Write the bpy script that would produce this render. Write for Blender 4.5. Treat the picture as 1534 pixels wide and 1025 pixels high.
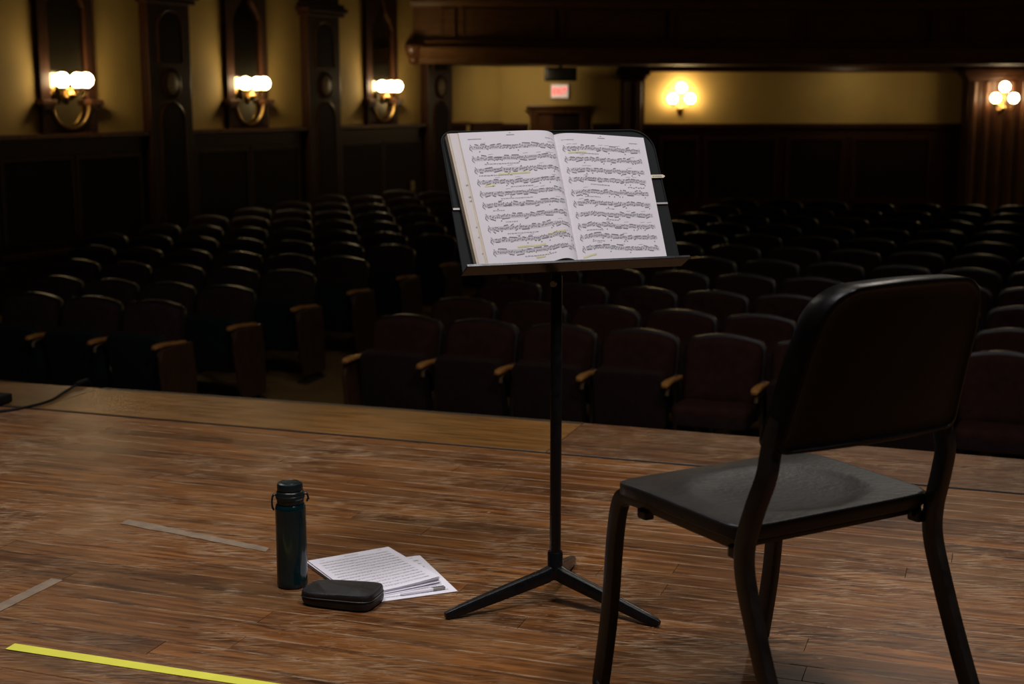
import bpy, bmesh, math, random
from mathutils import Vector, Matrix

# ------------------------------------------------------------------ reset, camera, light, exposure
for o in list(bpy.data.objects):
    bpy.data.objects.remove(o, do_unlink=True)
SC = bpy.context.scene
COL = SC.collection
rnd = random.Random(11)
PI = math.pi
def R(d): return math.radians(d)

cam_d = bpy.data.cameras.new('camera')
cam = bpy.data.objects.new('camera', cam_d); COL.objects.link(cam)
cam.location = (0, 0, 1.2)
cam.rotation_euler = (R(90 - 9.9), 0, 0)
cam_d.sensor_width = 36.0
cam_d.lens = 2100.0 / 1534.0 * 36.0
cam_d.clip_start = 0.05; cam_d.clip_end = 100
cam_d.dof.use_dof = True
cam_d.dof.focus_distance = 3.3
cam_d.dof.aperture_fstop = 4.5
SC.camera = cam

W = bpy.data.worlds.new('dark_hall'); SC.world = W
W.use_nodes = True
W.node_tree.nodes['Background'].inputs[0].default_value = (1.0, 0.85, 0.7, 1)
W.node_tree.nodes['Background'].inputs[1].default_value = 0.002

def area_light(name, loc, target, size, power, color, spread=180):
    d = bpy.data.lights.new(name, 'AREA'); d.shape = 'SQUARE'; d.size = size
    d.energy = power; d.color = color; d.spread = R(spread)
    o = bpy.data.objects.new(name, d); COL.objects.link(o)
    o.location = loc
    o.rotation_euler = (Vector(target) - Vector(loc)).to_track_quat('-Z', 'Y').to_euler()
    return o
def spot_light(name, loc, target, angle, power, color, radius=.12, blend=.5):
    d = bpy.data.lights.new(name, 'SPOT'); d.energy = power; d.color = color
    d.spot_size = R(angle); d.spot_blend = blend; d.shadow_soft_size = radius
    o = bpy.data.objects.new(name, d); COL.objects.link(o)
    o.location = loc
    o.rotation_euler = (Vector(target) - Vector(loc)).to_track_quat('-Z', 'Y').to_euler()
    return o
area_light('stage_light', (1.9, 1.4, 5.6), (0.3, 3.2, 0), 0.9, 47, (1.0, 0.95, 0.99), 105)
area_light('stage_light', (-1.2, 3.0, 6.0), (-0.6, 3.5, 0), 1.6, 50, (1.0, 0.95, 0.97), 105)
area_light('border_light', (0.5, 6.6, 7.0), (0.5, 5.6, 0), 1.5, 20, (1.0, 0.9, 0.78), 120)
spot_light('front_of_house_light', (3.3, 11.0, 5.6), (0.5, 3.2, 0.3), 34, 170, (1.0, 0.90, 0.78))
spot_light('front_of_house_light', (-3.6, 11.0, 5.8), (-0.2, 3.6, 0.2), 34, 90, (1.0, 0.90, 0.78))
# lamps recessed in the underside of the balcony
area_light('under_balcony_lamp', (0.35, 22.25, 1.68), (0.45, 23.5, 0.9), 0.25, 9, (1.0, 0.80, 0.5))
area_light('under_balcony_lamp', (5.6, 22.6, 1.68), (5.6, 23.5, 0.9), 0.25, 3, (1.0, 0.80, 0.5))
# unseen fill lights added by the right wall, brightening what the mirrors reflect
for y_ in (15.5, 18.5, 21.5):
    d_ = bpy.data.lights.new('right_wall_fill', 'POINT'); d_.energy = 22; d_.color = (1.0, .78, .45); d_.shadow_soft_size = .12
    o_ = bpy.data.objects.new('right_wall_fill', d_); COL.objects.link(o_); o_.location = (14.6, y_, 1.5)

SC.view_settings.view_transform = 'Standard'
SC.view_settings.look = 'None'
SC.view_settings.exposure = 0.0
SC.view_settings.gamma = 1.0
SC.view_settings.use_curve_mapping = False

# ------------------------------------------------------------------ mesh builder
def frame_from(t, hint=None):
    t = t.normalized()
    h = hint if hint is not None else (Vector((0, 0, 1)) if abs(t.z) < .9 else Vector((1, 0, 0)))
    a = (h - t * h.dot(t)).normalized()
    return a, t.cross(a)

def rrect(w, h, r, n=3):
    """closed 2D rounded rectangle outline, counter-clockwise"""
    out = []
    for cx, cy, a0 in ((w/2-r, h/2-r, 0), (-w/2+r, h/2-r, 90), (-w/2+r, -h/2+r, 180), (w/2-r, -h/2+r, 270)):
        for i in range(n + 1):
            a = R(a0 + 90 * i / n)
            out.append((cx + r * math.cos(a), cy + r * math.sin(a)))
    return out
def circ(r, n=12):
    return [(r * math.cos(2*PI*i/n), r * math.sin(2*PI*i/n)) for i in range(n)]

class MB:
    def __init__(s): s.v = []; s.f = []
    def box(s, c, d, M=None):
        k = len(s.v)
        for z in (-.5, .5):
            for x, y in ((-.5, -.5), (.5, -.5), (.5, .5), (-.5, .5)):
                p = Vector((c[0] + x*d[0], c[1] + y*d[1], c[2] + z*d[2]))
                s.v.append(tuple(M @ p) if M else tuple(p))
        for q in ((3,2,1,0), (4,5,6,7), (0,1,5,4), (1,2,6,5), (2,3,7,6), (3,0,4,7)):
            s.f.append([k + i for i in q])
        return s
    def rings(s, rings, cap0=True, cap1=True, closed=True):
        n = len(rings[0]); k = len(s.v)
        for r in rings: s.v.extend(tuple(p) for p in r)
        for j in range(len(rings) - 1):
            for i in range(n if closed else n - 1):
                a = k + j*n + i; b = k + j*n + (i+1) % n
                s.f.append([a, b, b + n, a + n])
        if cap0: s.f.append([k + i for i in reversed(range(n))])
        if cap1: s.f.append([k + (len(rings)-1)*n + i for i in range(n)])
        return s
    def lathe(s, prof, n=24, c=(0, 0, 0)):
        return s.rings([[(c[0] + r*math.cos(2*PI*i/n), c[1] + r*math.sin(2*PI*i/n), c[2] + z) for i in range(n)] for r, z in prof])
    def sweep(s, pts, sec, hint=None, scales=None):
        """section axes: a = hint made square to the path, b = t x a"""
        pts = [Vector(p) for p in pts]; rs = []
        a = None
        for i, p in enumerate(pts):
            t = (pts[min(i+1, len(pts)-1)] - pts[max(i-1, 0)]).normalized()
            if hint is not None: a, b = frame_from(t, Vector(hint))
            elif a is None: a, b = frame_from(t)
            else:
                a = (a - t * a.dot(t)).normalized(); b = t.cross(a)
            k = scales[i] if scales else 1
            kx, ky = k if isinstance(k, tuple) else (k, k)
            rs.append([p + a*(x*kx) + b*(y*ky) for x, y in sec])
        return s.rings(rs)
    def prism(s, outline, d, f):
        """outline in 2D, extruded by d; f maps (x, y, depth) to a point"""
        return s.rings([[f(x, y, 0) for x, y in outline], [f(x, y, d) for x, y in outline]])
    def grid(s, fn, nu, nv, flip=False):
        k = len(s.v)
        for j in range(nv + 1):
            for i in range(nu + 1): s.v.append(tuple(fn(i/nu, j/nv)))
        for j in range(nv):
            for i in range(nu):
                a = k + j*(nu+1) + i
                q = [a, a+1, a+nu+2, a+nu+1]
                s.f.append(q[::-1] if flip else q)
        return s
    def ball(s, c, r, n=14, m=8, sz=1.0):
        return s.lathe([(max(r*math.sin(PI*j/m), 1e-4), -r*sz*math.cos(PI*j/m)) for j in range(m+1)], n, c)
    def mesh(s, name, mat, smooth=False, bevel=0):
        me = bpy.data.meshes.new(name)
        me.from_pydata(s.v, [], s.f)
        bm = bmesh.new(); bm.from_mesh(me)
        bmesh.ops.remove_doubles(bm, verts=bm.verts, dist=1e-6)
        bmesh.ops.recalc_face_normals(bm, faces=bm.faces)
        if bevel:
            es = [e for e in bm.edges if len(e.link_faces) == 2 and e.calc_face_angle(0) > R(35)]
            bmesh.ops.bevel(bm, geom=es, offset=bevel, segments=2, profile=.6, affect='EDGES', clamp_overlap=True)
        bm.to_mesh(me); bm.free()
        if smooth:
            me.polygons.foreach_set('use_smooth', [True] * len(me.polygons))
            me.set_sharp_from_angle(angle=R(smooth if smooth is not True else 40))
        if mat: me.materials.append(mat)
        return me
    def build(s, name, mat, parent=None, smooth=False, bevel=0, kind=None):
        return put(name, s.mesh(name, mat, smooth, bevel), parent, kind)

def put(name, me, parent=None, kind=None, loc=None, rotz=None):
    o = bpy.data.objects.new(name, me); COL.objects.link(o)
    if parent: o.parent = parent
    if kind: o['kind'] = kind
    if loc: o.location = loc
    if rotz is not None: o.rotation_euler = (0, 0, rotz)
    return o
def tag(o, label, cat, group=None):
    o['label'] = label; o['category'] = cat
    if group: o['group'] = group
    return o
def thing(name, label, cat, loc=(0, 0, 0), rotz=0.0, group=None):
    o = bpy.data.objects.new(name, None); COL.objects.link(o)
    o.empty_display_size = .05
    o.location = loc; o.rotation_euler = (0, 0, rotz)
    return tag(o, label, cat, group)

# ------------------------------------------------------------------ materials
class NT:
    def __init__(s, name):
        s.m = bpy.data.materials.new(name); s.m.use_nodes = True
        s.t = s.m.node_tree; s.b = s.t.nodes['Principled BSDF']
        s.n = s.t.nodes; s.l = s.t.links
    def new(s, ty, **kw):
        n = s.n.new(ty)
        for k, v in kw.items():
            if k.startswith('i_'): n.inputs[k[2:].replace('_', ' ')].default_value = v
            else: setattr(n, k, v)
        return n
    def link(s, a, b): s.l.new(a, b)
    def coords(s, which='Object', scale=(1, 1, 1), rotz=0):
        mp = s.new('ShaderNodeMapping'); mp.inputs['Scale'].default_value = scale
        mp.inputs['Rotation'].default_value = (0, 0, rotz)
        if which == 'Position':
            g = s.new('ShaderNodeNewGeometry'); s.link(g.outputs['Position'], mp.inputs['Vector'])
        else:
            g = s.new('ShaderNodeTexCoord'); s.link(g.outputs[which], mp.inputs['Vector'])
        return mp.outputs['Vector']
    def noise(s, vec, scale, detail=4, rough=.55, dist=0):
        n = s.new('ShaderNodeTexNoise'); n.inputs['Scale'].default_value = scale
        n.inputs['Detail'].default_value = detail; n.inputs['Roughness'].default_value = rough
        n.inputs['Distortion'].default_value = dist
        s.link(vec, n.inputs['Vector']); return n.outputs['Fac']
    def ramp(s, fac, stops):
        r = s.new('ShaderNodeValToRGB'); e = r.color_ramp.elements
        while len(e) < len(stops): e.new(.5)
        for x, (p, c) in zip(e, stops):
            x.position = p; x.color = tuple(c) + (1,) if len(c) == 3 else c
        s.link(fac, r.inputs['Fac']); return r.outputs['Color']
    def rng(s, fac, a, b, c=0, d=1):
        r = s.new('ShaderNodeMapRange'); r.clamp = True
        for k, x in zip((1, 2, 3, 4), (a, b, c, d)): r.inputs[k].default_value = x
        s.link(fac, r.inputs[0]); return r.outputs[0]
    def math(s, op, a, b=None):
        m = s.new('ShaderNodeMath', operation=op)
        for k, x in enumerate((a, b)):
            if x is None: continue
            if isinstance(x, (int, float)): m.inputs[k].default_value = x
            else: s.link(x, m.inputs[k])
        return m.outputs[0]
    def mix(s, fac, a, b, mode='MIX'):
        m = s.new('ShaderNodeMix', data_type='RGBA', blend_type=mode)
        for idx, x in ((0, fac), (6, a), (7, b)):
            if isinstance(x, (int, float)): m.inputs[idx].default_value = x
            elif isinstance(x, tuple): m.inputs[idx].default_value = x + (1,) if len(x) == 3 else x
            else: s.link(x, m.inputs[idx])
        return m.outputs[2]
    def bump(s, h, strength=.2, dist=.01):
        b = s.new('ShaderNodeBump'); b.inputs['Strength'].default_value = strength; b.inputs['Distance'].default_value = dist
        s.link(h, b.inputs['Height']); s.link(b.outputs['Normal'], s.b.inputs['Normal'])
    def col(s, c):
        if isinstance(c, tuple): s.b.inputs['Base Color'].default_value = c + (1,)
        else: s.link(c, s.b.inputs['Base Color'])
    def rough(s, r):
        if isinstance(r, (int, float)): s.b.inputs['Roughness'].default_value = r
        else: s.link(r, s.b.inputs['Roughness'])

def plain(name, c, rough=.5, metal=0.0, var=.15, scale=30, bump=0.0, spec=.5):
    m = NT(name); v = m.coords('Object')
    n = m.noise(v, scale)
    k = tuple(x * (1 - var) for x in c); h = tuple(min(1, x * (1 + var)) for x in c)
    m.col(m.ramp(n, [(.3, k), (.7, h)]))
    m.rough(m.rng(n, .2, .8, max(0, rough - .06), min(1, rough + .06)))
    m.b.inputs['Metallic'].default_value = metal
    m.b.inputs['Specular IOR Level'].default_value = spec
    if bump: m.bump(m.noise(v, scale * 8, 2), bump, .002)
    return m.m

def wood(name, dark, light, scale=(1, 12, 12), rough=.4, spec=.5):
    m = NT(name); v = m.coords('Object', scale)
    n = m.noise(v, 3, 6, .6, .4)
    m.col(m.ramp(n, [(.3, dark), (.7, light)]))
    m.rough(m.rng(n, .2, .8, rough - .08, rough + .1))
    m.b.inputs['Specular IOR Level'].default_value = spec
    m.bump(n, .08, .004)
    return m.m

def emit(name, c, s):
    m = NT(name)
    m.col(c); m.b.inputs['Emission Color'].default_value = c + (1,)
    m.b.inputs['Emission Strength'].default_value = s
    return m.m

PLANK_ANG = R(-19.2)
def stage_wood(name, base, dark, light, wear=1.0, edge=True, rough=.36):
    """worn varnished floor boards: per-board tint, streaky grain, pale scratches, worn board edges"""
    m = NT(name)
    P = m.coords('Position', (1, 1, 1), -PLANK_ANG)                 # x along the boards
    oi = m.new('ShaderNodeObjectInfo')
    # shift the grain from board to board
    off = m.new('ShaderNodeVectorMath', operation='ADD')
    comb = m.new('ShaderNodeCombineXYZ')
    m.link(m.math('MULTIPLY', oi.outputs['Random'], 37.0), comb.inputs[0]); m.link(m.math('MULTIPLY', oi.outputs['Random'], 11.0), comb.inputs[2])
    m.link(P, off.inputs[0]); m.link(comb.outputs[0], off.inputs[1])
    sc = m.new('ShaderNodeVectorMath', operation='MULTIPLY'); sc.inputs[1].default_value = (2.2, 34, 20)
    m.link(off.outputs[0], sc.inputs[0])
    g = m.noise(sc.outputs[0], 1.6, 7, .62, .6)
    c = m.ramp(g, [(.34, dark), (.5, base), (.66, light)])
    # per-board tint, and broad patches of more and less worn varnish
    tint = m.ramp(oi.outputs['Random'], [(0, (.62, .56, .52)), (.35, (.95, .9, .86)), (.7, (1.1, 1.0, .92)), (1, (1.3, 1.28, 1.2))])
    c = m.mix(1.0, c, tint, 'MULTIPLY')
    patch = m.noise(P, 1.7, 4, .6, .5)
    c = m.mix(m.rng(patch, .42, .68), c, m.mix(1.0, c, (.62, .66, .72), 'MULTIPLY'))
    patch2 = m.noise(m.coords('Position', (1, 2.2, 1), -PLANK_ANG), 1.1, 3, .6, 0)
    worn = (.22, .12, .048)
    c = m.mix(m.math('MULTIPLY', m.rng(patch2, .5, .78), .42 * wear), c, worn)
    pale = (.36, .235, .13)
    # fine streak scratches along the boards
    s1 = m.noise(m.coords('Position', (3.0, 95, 1), -PLANK_ANG), 1.5, 3, .7, .3)
    k1 = m.rng(s1, .625, .70)
    k1 = m.math('MULTIPLY', k1, m.rng(m.noise(P, 5.0, 3), .45, .65, .03, .38))
    # short straight scratches crossing the boards at several angles, only in scuffed zones
    zone = m.rng(m.noise(P, 2.0, 4, .6, .4), .40, .62, .08, 1)
    zone2 = m.rng(m.noise(P, 7.0, 4, .7, 0), .38, .55)
    k2 = None
    for ang, sx_, sy_, lo in ((44, 11, 170, .63), (-44, 10, 190, .645), (66, 12, 170, .62), (-68, 11, 170, .63), (88, 12, 180, .63), (55, 3, 120, .665), (-84, 4, 130, .655)):
        lay = m.rng(m.noise(m.coords('Position', (sx_, sy_, 1), R(ang)), 1.0, 1, .5, .35), lo, lo + .04)
        k2 = lay if k2 is None else m.math('MAXIMUM', k2, lay)
    k2 = m.math('MULTIPLY', k2, m.math('MULTIPLY', zone, zone2))
    # specks
    k3 = m.math('MULTIPLY', m.rng(m.noise(m.coords('Position', (.5, 1, 1), -PLANK_ANG), 85, 2, .5), .68, .75), zone)
    k = m.math('MULTIPLY', m.math('MAXIMUM', k1, m.math('MAXIMUM', m.math('MULTIPLY', k2, .8), k3)), wear)
    if edge:
        gv = m.coords('Generated')
        sx = m.new('ShaderNodeSeparateXYZ'); m.link(gv, sx.inputs[0])
        e = m.math('ABSOLUTE', m.math('SUBTRACT', sx.outputs[1], .5))
        e = m.rng(e, .458, .484)
        em = m.rng(m.noise(m.coords('Position', (1.6, 14, 1), -PLANK_ANG), 2.1, 4, .65), .43, .60, .03, .95)
        k = m.math('MAXIMUM', k, m.math('MULTIPLY', e, em))
    c = m.mix(k, c, pale)
    m.col(c)
    rr = m.rng(g, .25, .75, rough - .05, rough + .08)
    rr = m.math('ADD', rr, m.math('MULTIPLY', k, .25))
    m.rough(m.math('ADD', rr, m.math('MULTIPLY', m.rng(patch, .4, .7), .07)))
    m.b.inputs['Specular IOR Level'].default_value = .32
    m.bump(m.math('ADD', g, m.math('MULTIPLY', m.noise(P, 14, 4), .8)), .14, .004)
    return m.m

M = {}
M['plank'] = stage_wood('stage_plank', (.165, .062, .0145), (.048, .0165, .005), (.27, .115, .030), 1.2, True, .32)
M['apron_gold'] = stage_wood('apron_gold', (.185, .090, .019), (.10, .045, .010), (.26, .130, .033), .5, False, .34)
M['apron_red'] = stage_wood('apron_red', (.150, .062, .020), (.07, .027, .009), (.23, .105, .038), .9, False, .38)
M['nosing'] = wood('nosing', (.03, .018, .007), (.06, .035, .012), (2, 20, 20), .5)
M['subfloor'] = plain('subfloor', (.004, .003, .0025), .9)
M['riser'] = wood('riser', (.02, .01, .005), (.04, .02, .01))
M['hall_floor'] = wood('hall_floor', (.13, .072, .022), (.24, .14, .045), (2, 16, 4), .45, .3)
M['plaster'] = plain('plaster', (.60, .41, .125), .75, var=.07, scale=2.2)
M['plaster_dark'] = plain('plaster_dark', (.10, .08, .05), .85, var=.1, scale=2)
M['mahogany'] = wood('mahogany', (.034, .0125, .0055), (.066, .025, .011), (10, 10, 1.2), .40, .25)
M['mahogany_lit'] = wood('mahogany_lit_trim', (.065, .025, .010), (.12, .048, .019), (10, 10, 1.2), .3, .35)  # lighter copy of mahogany; the light it catches is put into its colour
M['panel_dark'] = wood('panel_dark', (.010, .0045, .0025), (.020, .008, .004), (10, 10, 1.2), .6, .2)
M['balcony_wood'] = wood('balcony_wood', (.10, .045, .015), (.18, .085, .03), (1.5, 1.5, 10), .45, .3)
M['curtain'] = plain('curtain', (.012, .010, .010), .95)
M['ceiling'] = plain('ceiling_paint', (.05, .04, .03), .9)
M['brass'] = plain('brass', (.50, .33, .12), .32, 1.0, .1)
M['globe'] = emit('lamp_globe', (1.0, .77, .43), 27)
M['medal'] = plain('medallion_plaster', (.34, .25, .13), .45, var=.4, scale=14)
M['black_metal'] = plain('black_powder_coat', (.007, .007, .0075), .30, var=.25, scale=60, bump=.04, spec=.35)
M['desk_metal'] = plain('desk_powder_coat', (.0085, .0105, .0105), .62, var=.2, scale=140, bump=.08, spec=.16)
M['steel_edge'] = plain('bare_steel', (.30, .28, .26), .5, .6)
M['paper'] = plain('paper', (.80, .765, .785), .8, var=.025, scale=8)
M['old_paper'] = plain('aged_paper', (.66, .57, .43), .85, var=.12, scale=30)
M['mid_paper'] = plain('page_paper', (.74, .69, .66), .85, var=.05, scale=12)
M['white_paper'] = plain('copier_paper', (.86, .84, .90), .75, var=.02, scale=10)
M['ink'] = plain('ink', (.19, .175, .195), .8)
M['pencil_grey'] = plain('pencil', (.42, .395, .42), .8)
M['highlighter'] = plain('highlighter', (.74, .70, .40), .8)
M['bookmark'] = plain('bookmark_card', (.78, .70, .48), .7)
M['chair_plastic'] = plain('chair_plastic', (.0035, .0032, .003), .33, var=.25, scale=40, bump=.15, spec=.17)
M['chair_seat'] = plain('chair_seat_plastic', (.013, .012, .011), .44, var=.3, scale=9, bump=.35, spec=.38)
M['chair_tube'] = plain('chair_tube', (.011, .009, .0075), .36, var=.35, scale=25, spec=.4)
M['bottle'] = plain('bottle_teal', (.0035, .019, .022), .12, var=.2, scale=6)
M['bottle_lid'] = plain('bottle_lid', (.006, .013, .015), .3, var=.2, scale=20)
M['pouch'] = plain('pouch_leather', (.012, .011, .012), .48, var=.3, scale=35, bump=.5)
M['zip'] = plain('zip', (.02, .02, .022), .4)
M['yellow_tape'] = plain('yellow_tape', (.84, .82, .075), .5, var=.06, scale=12)
M['grey_tape'] = plain('worn_tape', (.24, .175, .115), .7, var=.22, scale=22)
M['cable'] = plain('cable_rubber', (.006, .006, .006), .6, spec=.2)
M['seat_fabric'] = plain('seat_fabric', (.030, .0125, .0095), .95, var=.2, scale=18, bump=.3)
M['seat_fabric_left'] = plain('seat_fabric_worn', (.032, .017, .015), .95, var=.2, scale=18, bump=.3)
M['seat_shell'] = plain('seat_shell', (.014, .008, .007), .36, spec=.3)
M['pan_brown'] = plain('seat_pan_brown', (.024, .015, .013), .6)
M['pan_green'] = plain('seat_pan_green', (.012, .017, .017), .55)
M['arm_wood'] = wood('arm_wood', (.30, .125, .03), (.50, .24, .065), (14, 2, 14), .35)
M['iron'] = plain('cast_iron', (.030, .020, .015), .45)
M['bracket_metal'] = plain('bracket_metal', (.42, .34, .22), .4, .7)
M['end_wood'] = wood('end_panel_wood', (.040, .017, .008), (.075, .033, .014), (10, 10, 2), .4)
M['sign_white'] = plain('sign_white', (.72, .66, .6), .5)
M['sign_face'] = emit('sign_face', (.95, .72, .58), .45)
M['sign_red'] = emit('sign_red', (1.0, .07, .08), .9)
M['black_box'] = plain('black_box', (.005, .005, .005), .7, spec=.15)
M['grille'] = plain('grille', (.02, .018, .016), .7)
M['cream_plastic'] = plain('cream_plastic', (.5, .4, .2), .5)
def mirror_mat():
    m = NT('mirror_glass'); v = m.coords('Object')
    n = m.noise(v, 3)
    m.col(m.ramp(n, [(.3, (.15, .14, .10)), (.7, (.20, .18, .13))]))
    m.b.inputs['Metallic'].default_value = 1.0; m.rough(.12)
    return m.m
M['mirror'] = mirror_mat()

# ------------------------------------------------------------------ stage frame
# x along the stage edge, y towards the audience, origin at the joint between boards and apron
ST_ANG = PLANK_ANG
ST_O = Vector((0.083, 4.675, 0))
stage = MB()
def edge_y(x): return .475 - x * x / 90.0
pts = [(-9, -14), (9, -14)] + [(x, edge_y(x) - .002) for x in [9 - i * .75 for i in range(25)]]
stage.rings([[(x, y, -1.1) for x, y in pts], [(x, y, -.02) for x, y in pts]])
floor = stage.build('floor', M['subfloor'], None, kind='structure')
floor.location = ST_O; floor.rotation_euler = (0, 0, ST_ANG)

def plank_mesh(L, w):
    b = MB(); c = .0012
    q = lambda x0, x1, y0, y1, z: [(x0, y0, z), (x1, y0, z), (x1, y1, z), (x0, y1, z)]
    b.rings([q(-L/2, L/2, -w/2, w/2, -.0198), q(-L/2, L/2, -w/2, w/2, -c), q(-L/2 + .0003, L/2 - .0003, -w/2 + c, w/2 - c, 0)])
    return b.mesh('plank', M['plank'])
PW = .0815
lens = [1.25, 1.55, 1.85, 2.15, 2.45]
pm = {L: plank_mesh(L - .0012, PW - .0016) for L in lens}
for row in range(42):
    y = -.006 - PW * (row + .5)
    x = -4.3 - rnd.random() * 1.6
    while x < 4.2:
        L = rnd.choice(lens)
        put('plank', pm[L], floor, loc=(x + L/2, y, -rnd.random() * .0008))
        x += L
# rest of the stage floor behind the camera, where the boards are out of the photograph
rest = MB(); rest.box((0, -8.73, -.0105), (17.9, 10.6, .019)); rest.box((-6.9, -1.72, -.0105), (4.0, 3.42, .019)); rest.box((7.3, -1.72, -.0105), (3.2, 3.42, .019))
rest.build('boards', M['plank'], floor, kind='stuff')

def apron(x0, x1, mat, nos):
    n = max(2, int((x1 - x0) / .3)); b = MB()
    xs = [x0 + .0015 + (x1 - x0 - .003) * i / n for i in range(n + 1)]
    yn = .024 if nos else 0
    def outl(c): return [(xs[0] + c, .017 + c)] + [(x, .017 + c) for x in xs[1:-1]] + [(xs[-1] - c, .017 + c)] + [(min(max(x, xs[0] + c), xs[-1] - c), edge_y(x) - yn - c) for x in reversed(xs)]
    b.rings([[(x, y, -.0198) for x, y in outl(0)], [(x, y, -.0015) for x, y in outl(0)], [(x, y, .0) for x, y in outl(.0015)]])
    b.build('apron_board', mat, floor)
    if nos:
        b = MB(); o = [(x, edge_y(x) - yn + .001) for x in xs] + [(x, edge_y(x) + .012) for x in reversed(xs)]
        b.rings([[(x, y, -.03) for x, y in o], [(x, y, -.001) for x, y in o]])
        b.build('nosing', M['nosing'], floor)
apron(-9, -2.06, M['apron_gold'], False)
apron(-2.06, .03, M['apron_gold'], True)
apron(.03, 1.62, M['apron_red'], False)
apron(1.62, 4.2, M['apron_gold'], False)
apron(4.2, 9, M['apron_red'], False)

MB().box((0, .0085, -.0055), (18, .0125, .010)).build('joint_shade_strip', M['subfloor'], floor)  # black strip added in the open joint to stand for its shade

# ------------------------------------------------------------------ hall shell
HALL = R(-21.5)
hc, hs = math.cos(HALL), math.sin(HALL)
def hall(s, n): return (hc * s - hs * n, hs * s + hc * n)
def fz(n):
    return -1.1 + (0 if n < 8.9 else min(n - 8.9, 8.8) * .027)
b = MB()
prof = [(-14, -1.1), (8.9, -1.1), (17.7, fz(17.7)), (36, fz(17.7))]
b.rings([[(s, n, z) for n, z in prof] + [(s, 36, -1.4), (s, -14, -1.4)] for s in (-24, 24)])
hf = b.build('floor', M['hall_floor'], None, kind='structure')
hf.rotation_euler = (0, 0, HALL)

LW_O = Vector((-4.88, 15.5, 0)); LW_A = math.atan2(.871, .491)
def lw_parent(name):
    o = MB()
    return o
ZB = -1.25; ZT = 8.0
wl = MB().box((-8.2, .15, (ZB + ZT) / 2), (33.6, .3, ZT - ZB)).build('wall_left', M['plaster'], None, kind='structure')
wl.location = LW_O; wl.rotation_euler = (0, 0, LW_A)
RAIL = .815
# rail, dado, low rail along the sloping side aisle
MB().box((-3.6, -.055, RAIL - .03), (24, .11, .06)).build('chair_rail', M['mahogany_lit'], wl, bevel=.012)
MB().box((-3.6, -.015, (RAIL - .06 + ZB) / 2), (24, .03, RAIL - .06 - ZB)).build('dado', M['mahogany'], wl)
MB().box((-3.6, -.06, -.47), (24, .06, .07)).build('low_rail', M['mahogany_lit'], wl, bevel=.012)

def frame_rect(b, x0, x1, z0, z1, w, y0, y1):
    yc, d = (y0 + y1) / 2, abs(y1 - y0)
    b.box(((x0 + x1)/2, yc, z0 + w/2), (x1 - x0, d, w)); b.box(((x0 + x1)/2, yc, z1 - w/2), (x1 - x0, d, w))
    b.box((x0 + w/2, yc, (z0 + z1)/2), (w, d, z1 - z0 - 2*w)); b.box((x1 - w/2, yc, (z0 + z1)/2), (w, d, z1 - z0 - 2*w))

def ellipse_disc(b, cx, cz, rx, rz, y0, y1, n=24):
    o = [(cx + rx * math.cos(2*PI*i/n), cz + rz * math.sin(2*PI*i/n)) for i in range(n)]
    b.rings([[(x, y0, z) for x, z in o], [(x, y1, z) for x, z in o], [(cx + (x-cx)*.72, y1 - .012, cz + (z-cz)*.72) for x, z in o]])
def ellipse_ring(b, cx, cz, rx, rz, w, y0, y1, n=28):
    rs = []
    for f_, y in ((0, y0), (0, y1), (w*.5, y1 - .014), (w, y1), (w, y0)):
        rs.append([(cx + (rx - f_) * math.cos(2*PI*i/n), y, cz + (rz - f_) * math.sin(2*PI*i/n)) for i in range(n)])
    b.rings(rs, False, False)
def arch_outline(cx, w, z0, z1, n=8, both=False):
    r = w / 2; o = []
    if both: o += [(cx + r * math.cos(PI + PI*i/n), z0 + r + r * math.sin(PI + PI*i/n)) for i in range(n + 1)]
    else: o += [(cx - r, z0), (cx + r, z0)]
    o += [(cx + r * math.cos(PI*i/n), z1 - r + r * math.sin(PI*i/n)) for i in range(n + 1)]
    return o
def arch_bead(b, cx, w, z0, z1, y, r, both=False):
    o = arch_outline(cx, w, z0, z1, 8, both)
    pts = [Vector((x, y, z)) for x, z in o]; pts.append(pts[0]); 
    b.sweep(pts, circ(r, 6), hint=(0, 1, 0))

def pilaster(x):
    w = .70
    p = MB().box((x, -.07, (ZB + 5.2)/2), (w, .14, 5.2 - ZB)).build('pilaster', M['mahogany'], wl, bevel=.012)
    b = MB()
    b.box((x, -.10, 2.30), (w + .10, .20, .05)); b.box((x, -.115, 2.36), (w + .18, .23, .06)); b.box((x, -.10, 2.42), (w + .10, .20, .05))
    b.build('capital', M['mahogany'], p, bevel=.012)
    b = MB().box((x, -.085, -.9), (w + .06, .17, .7)); b.build('plinth', M['mahogany'], p, bevel=.012)
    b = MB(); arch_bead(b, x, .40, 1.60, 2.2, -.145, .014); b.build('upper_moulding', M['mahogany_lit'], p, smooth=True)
    b = MB(); b.prism(arch_outline(x, .36, 1.62, 2.18), .012, lambda u, z, d: (u, -.142 - d, z)); b.build('upper_field', M['panel_dark'], p)
    b = MB(); arch_bead(b, x, .40, -.45, 1.14, -.145, .014); b.build('lower_moulding', M['mahogany_lit'], p, smooth=True)
    b = MB(); b.prism(arch_outline(x, .36, -.43, 1.12), .012, lambda u, z, d: (u, -.142 - d, z)); b.build('lower_field', M['panel_dark'], p)
    b = MB(); ellipse_disc(b, x, 1.36, .105, .135, -.14, -.165); b.build('medallion', M['medal'], p, smooth=True)
    b = MB(); ellipse_ring(b, x, 1.36, .150, .180, .048, -.14, -.16); b.build('medallion_ring', M['mahogany'], p, smooth=True)
for x in (-7.35, -4.4, -1.42, 1.53, 4.52, 7.45): pilaster(x)
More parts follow.
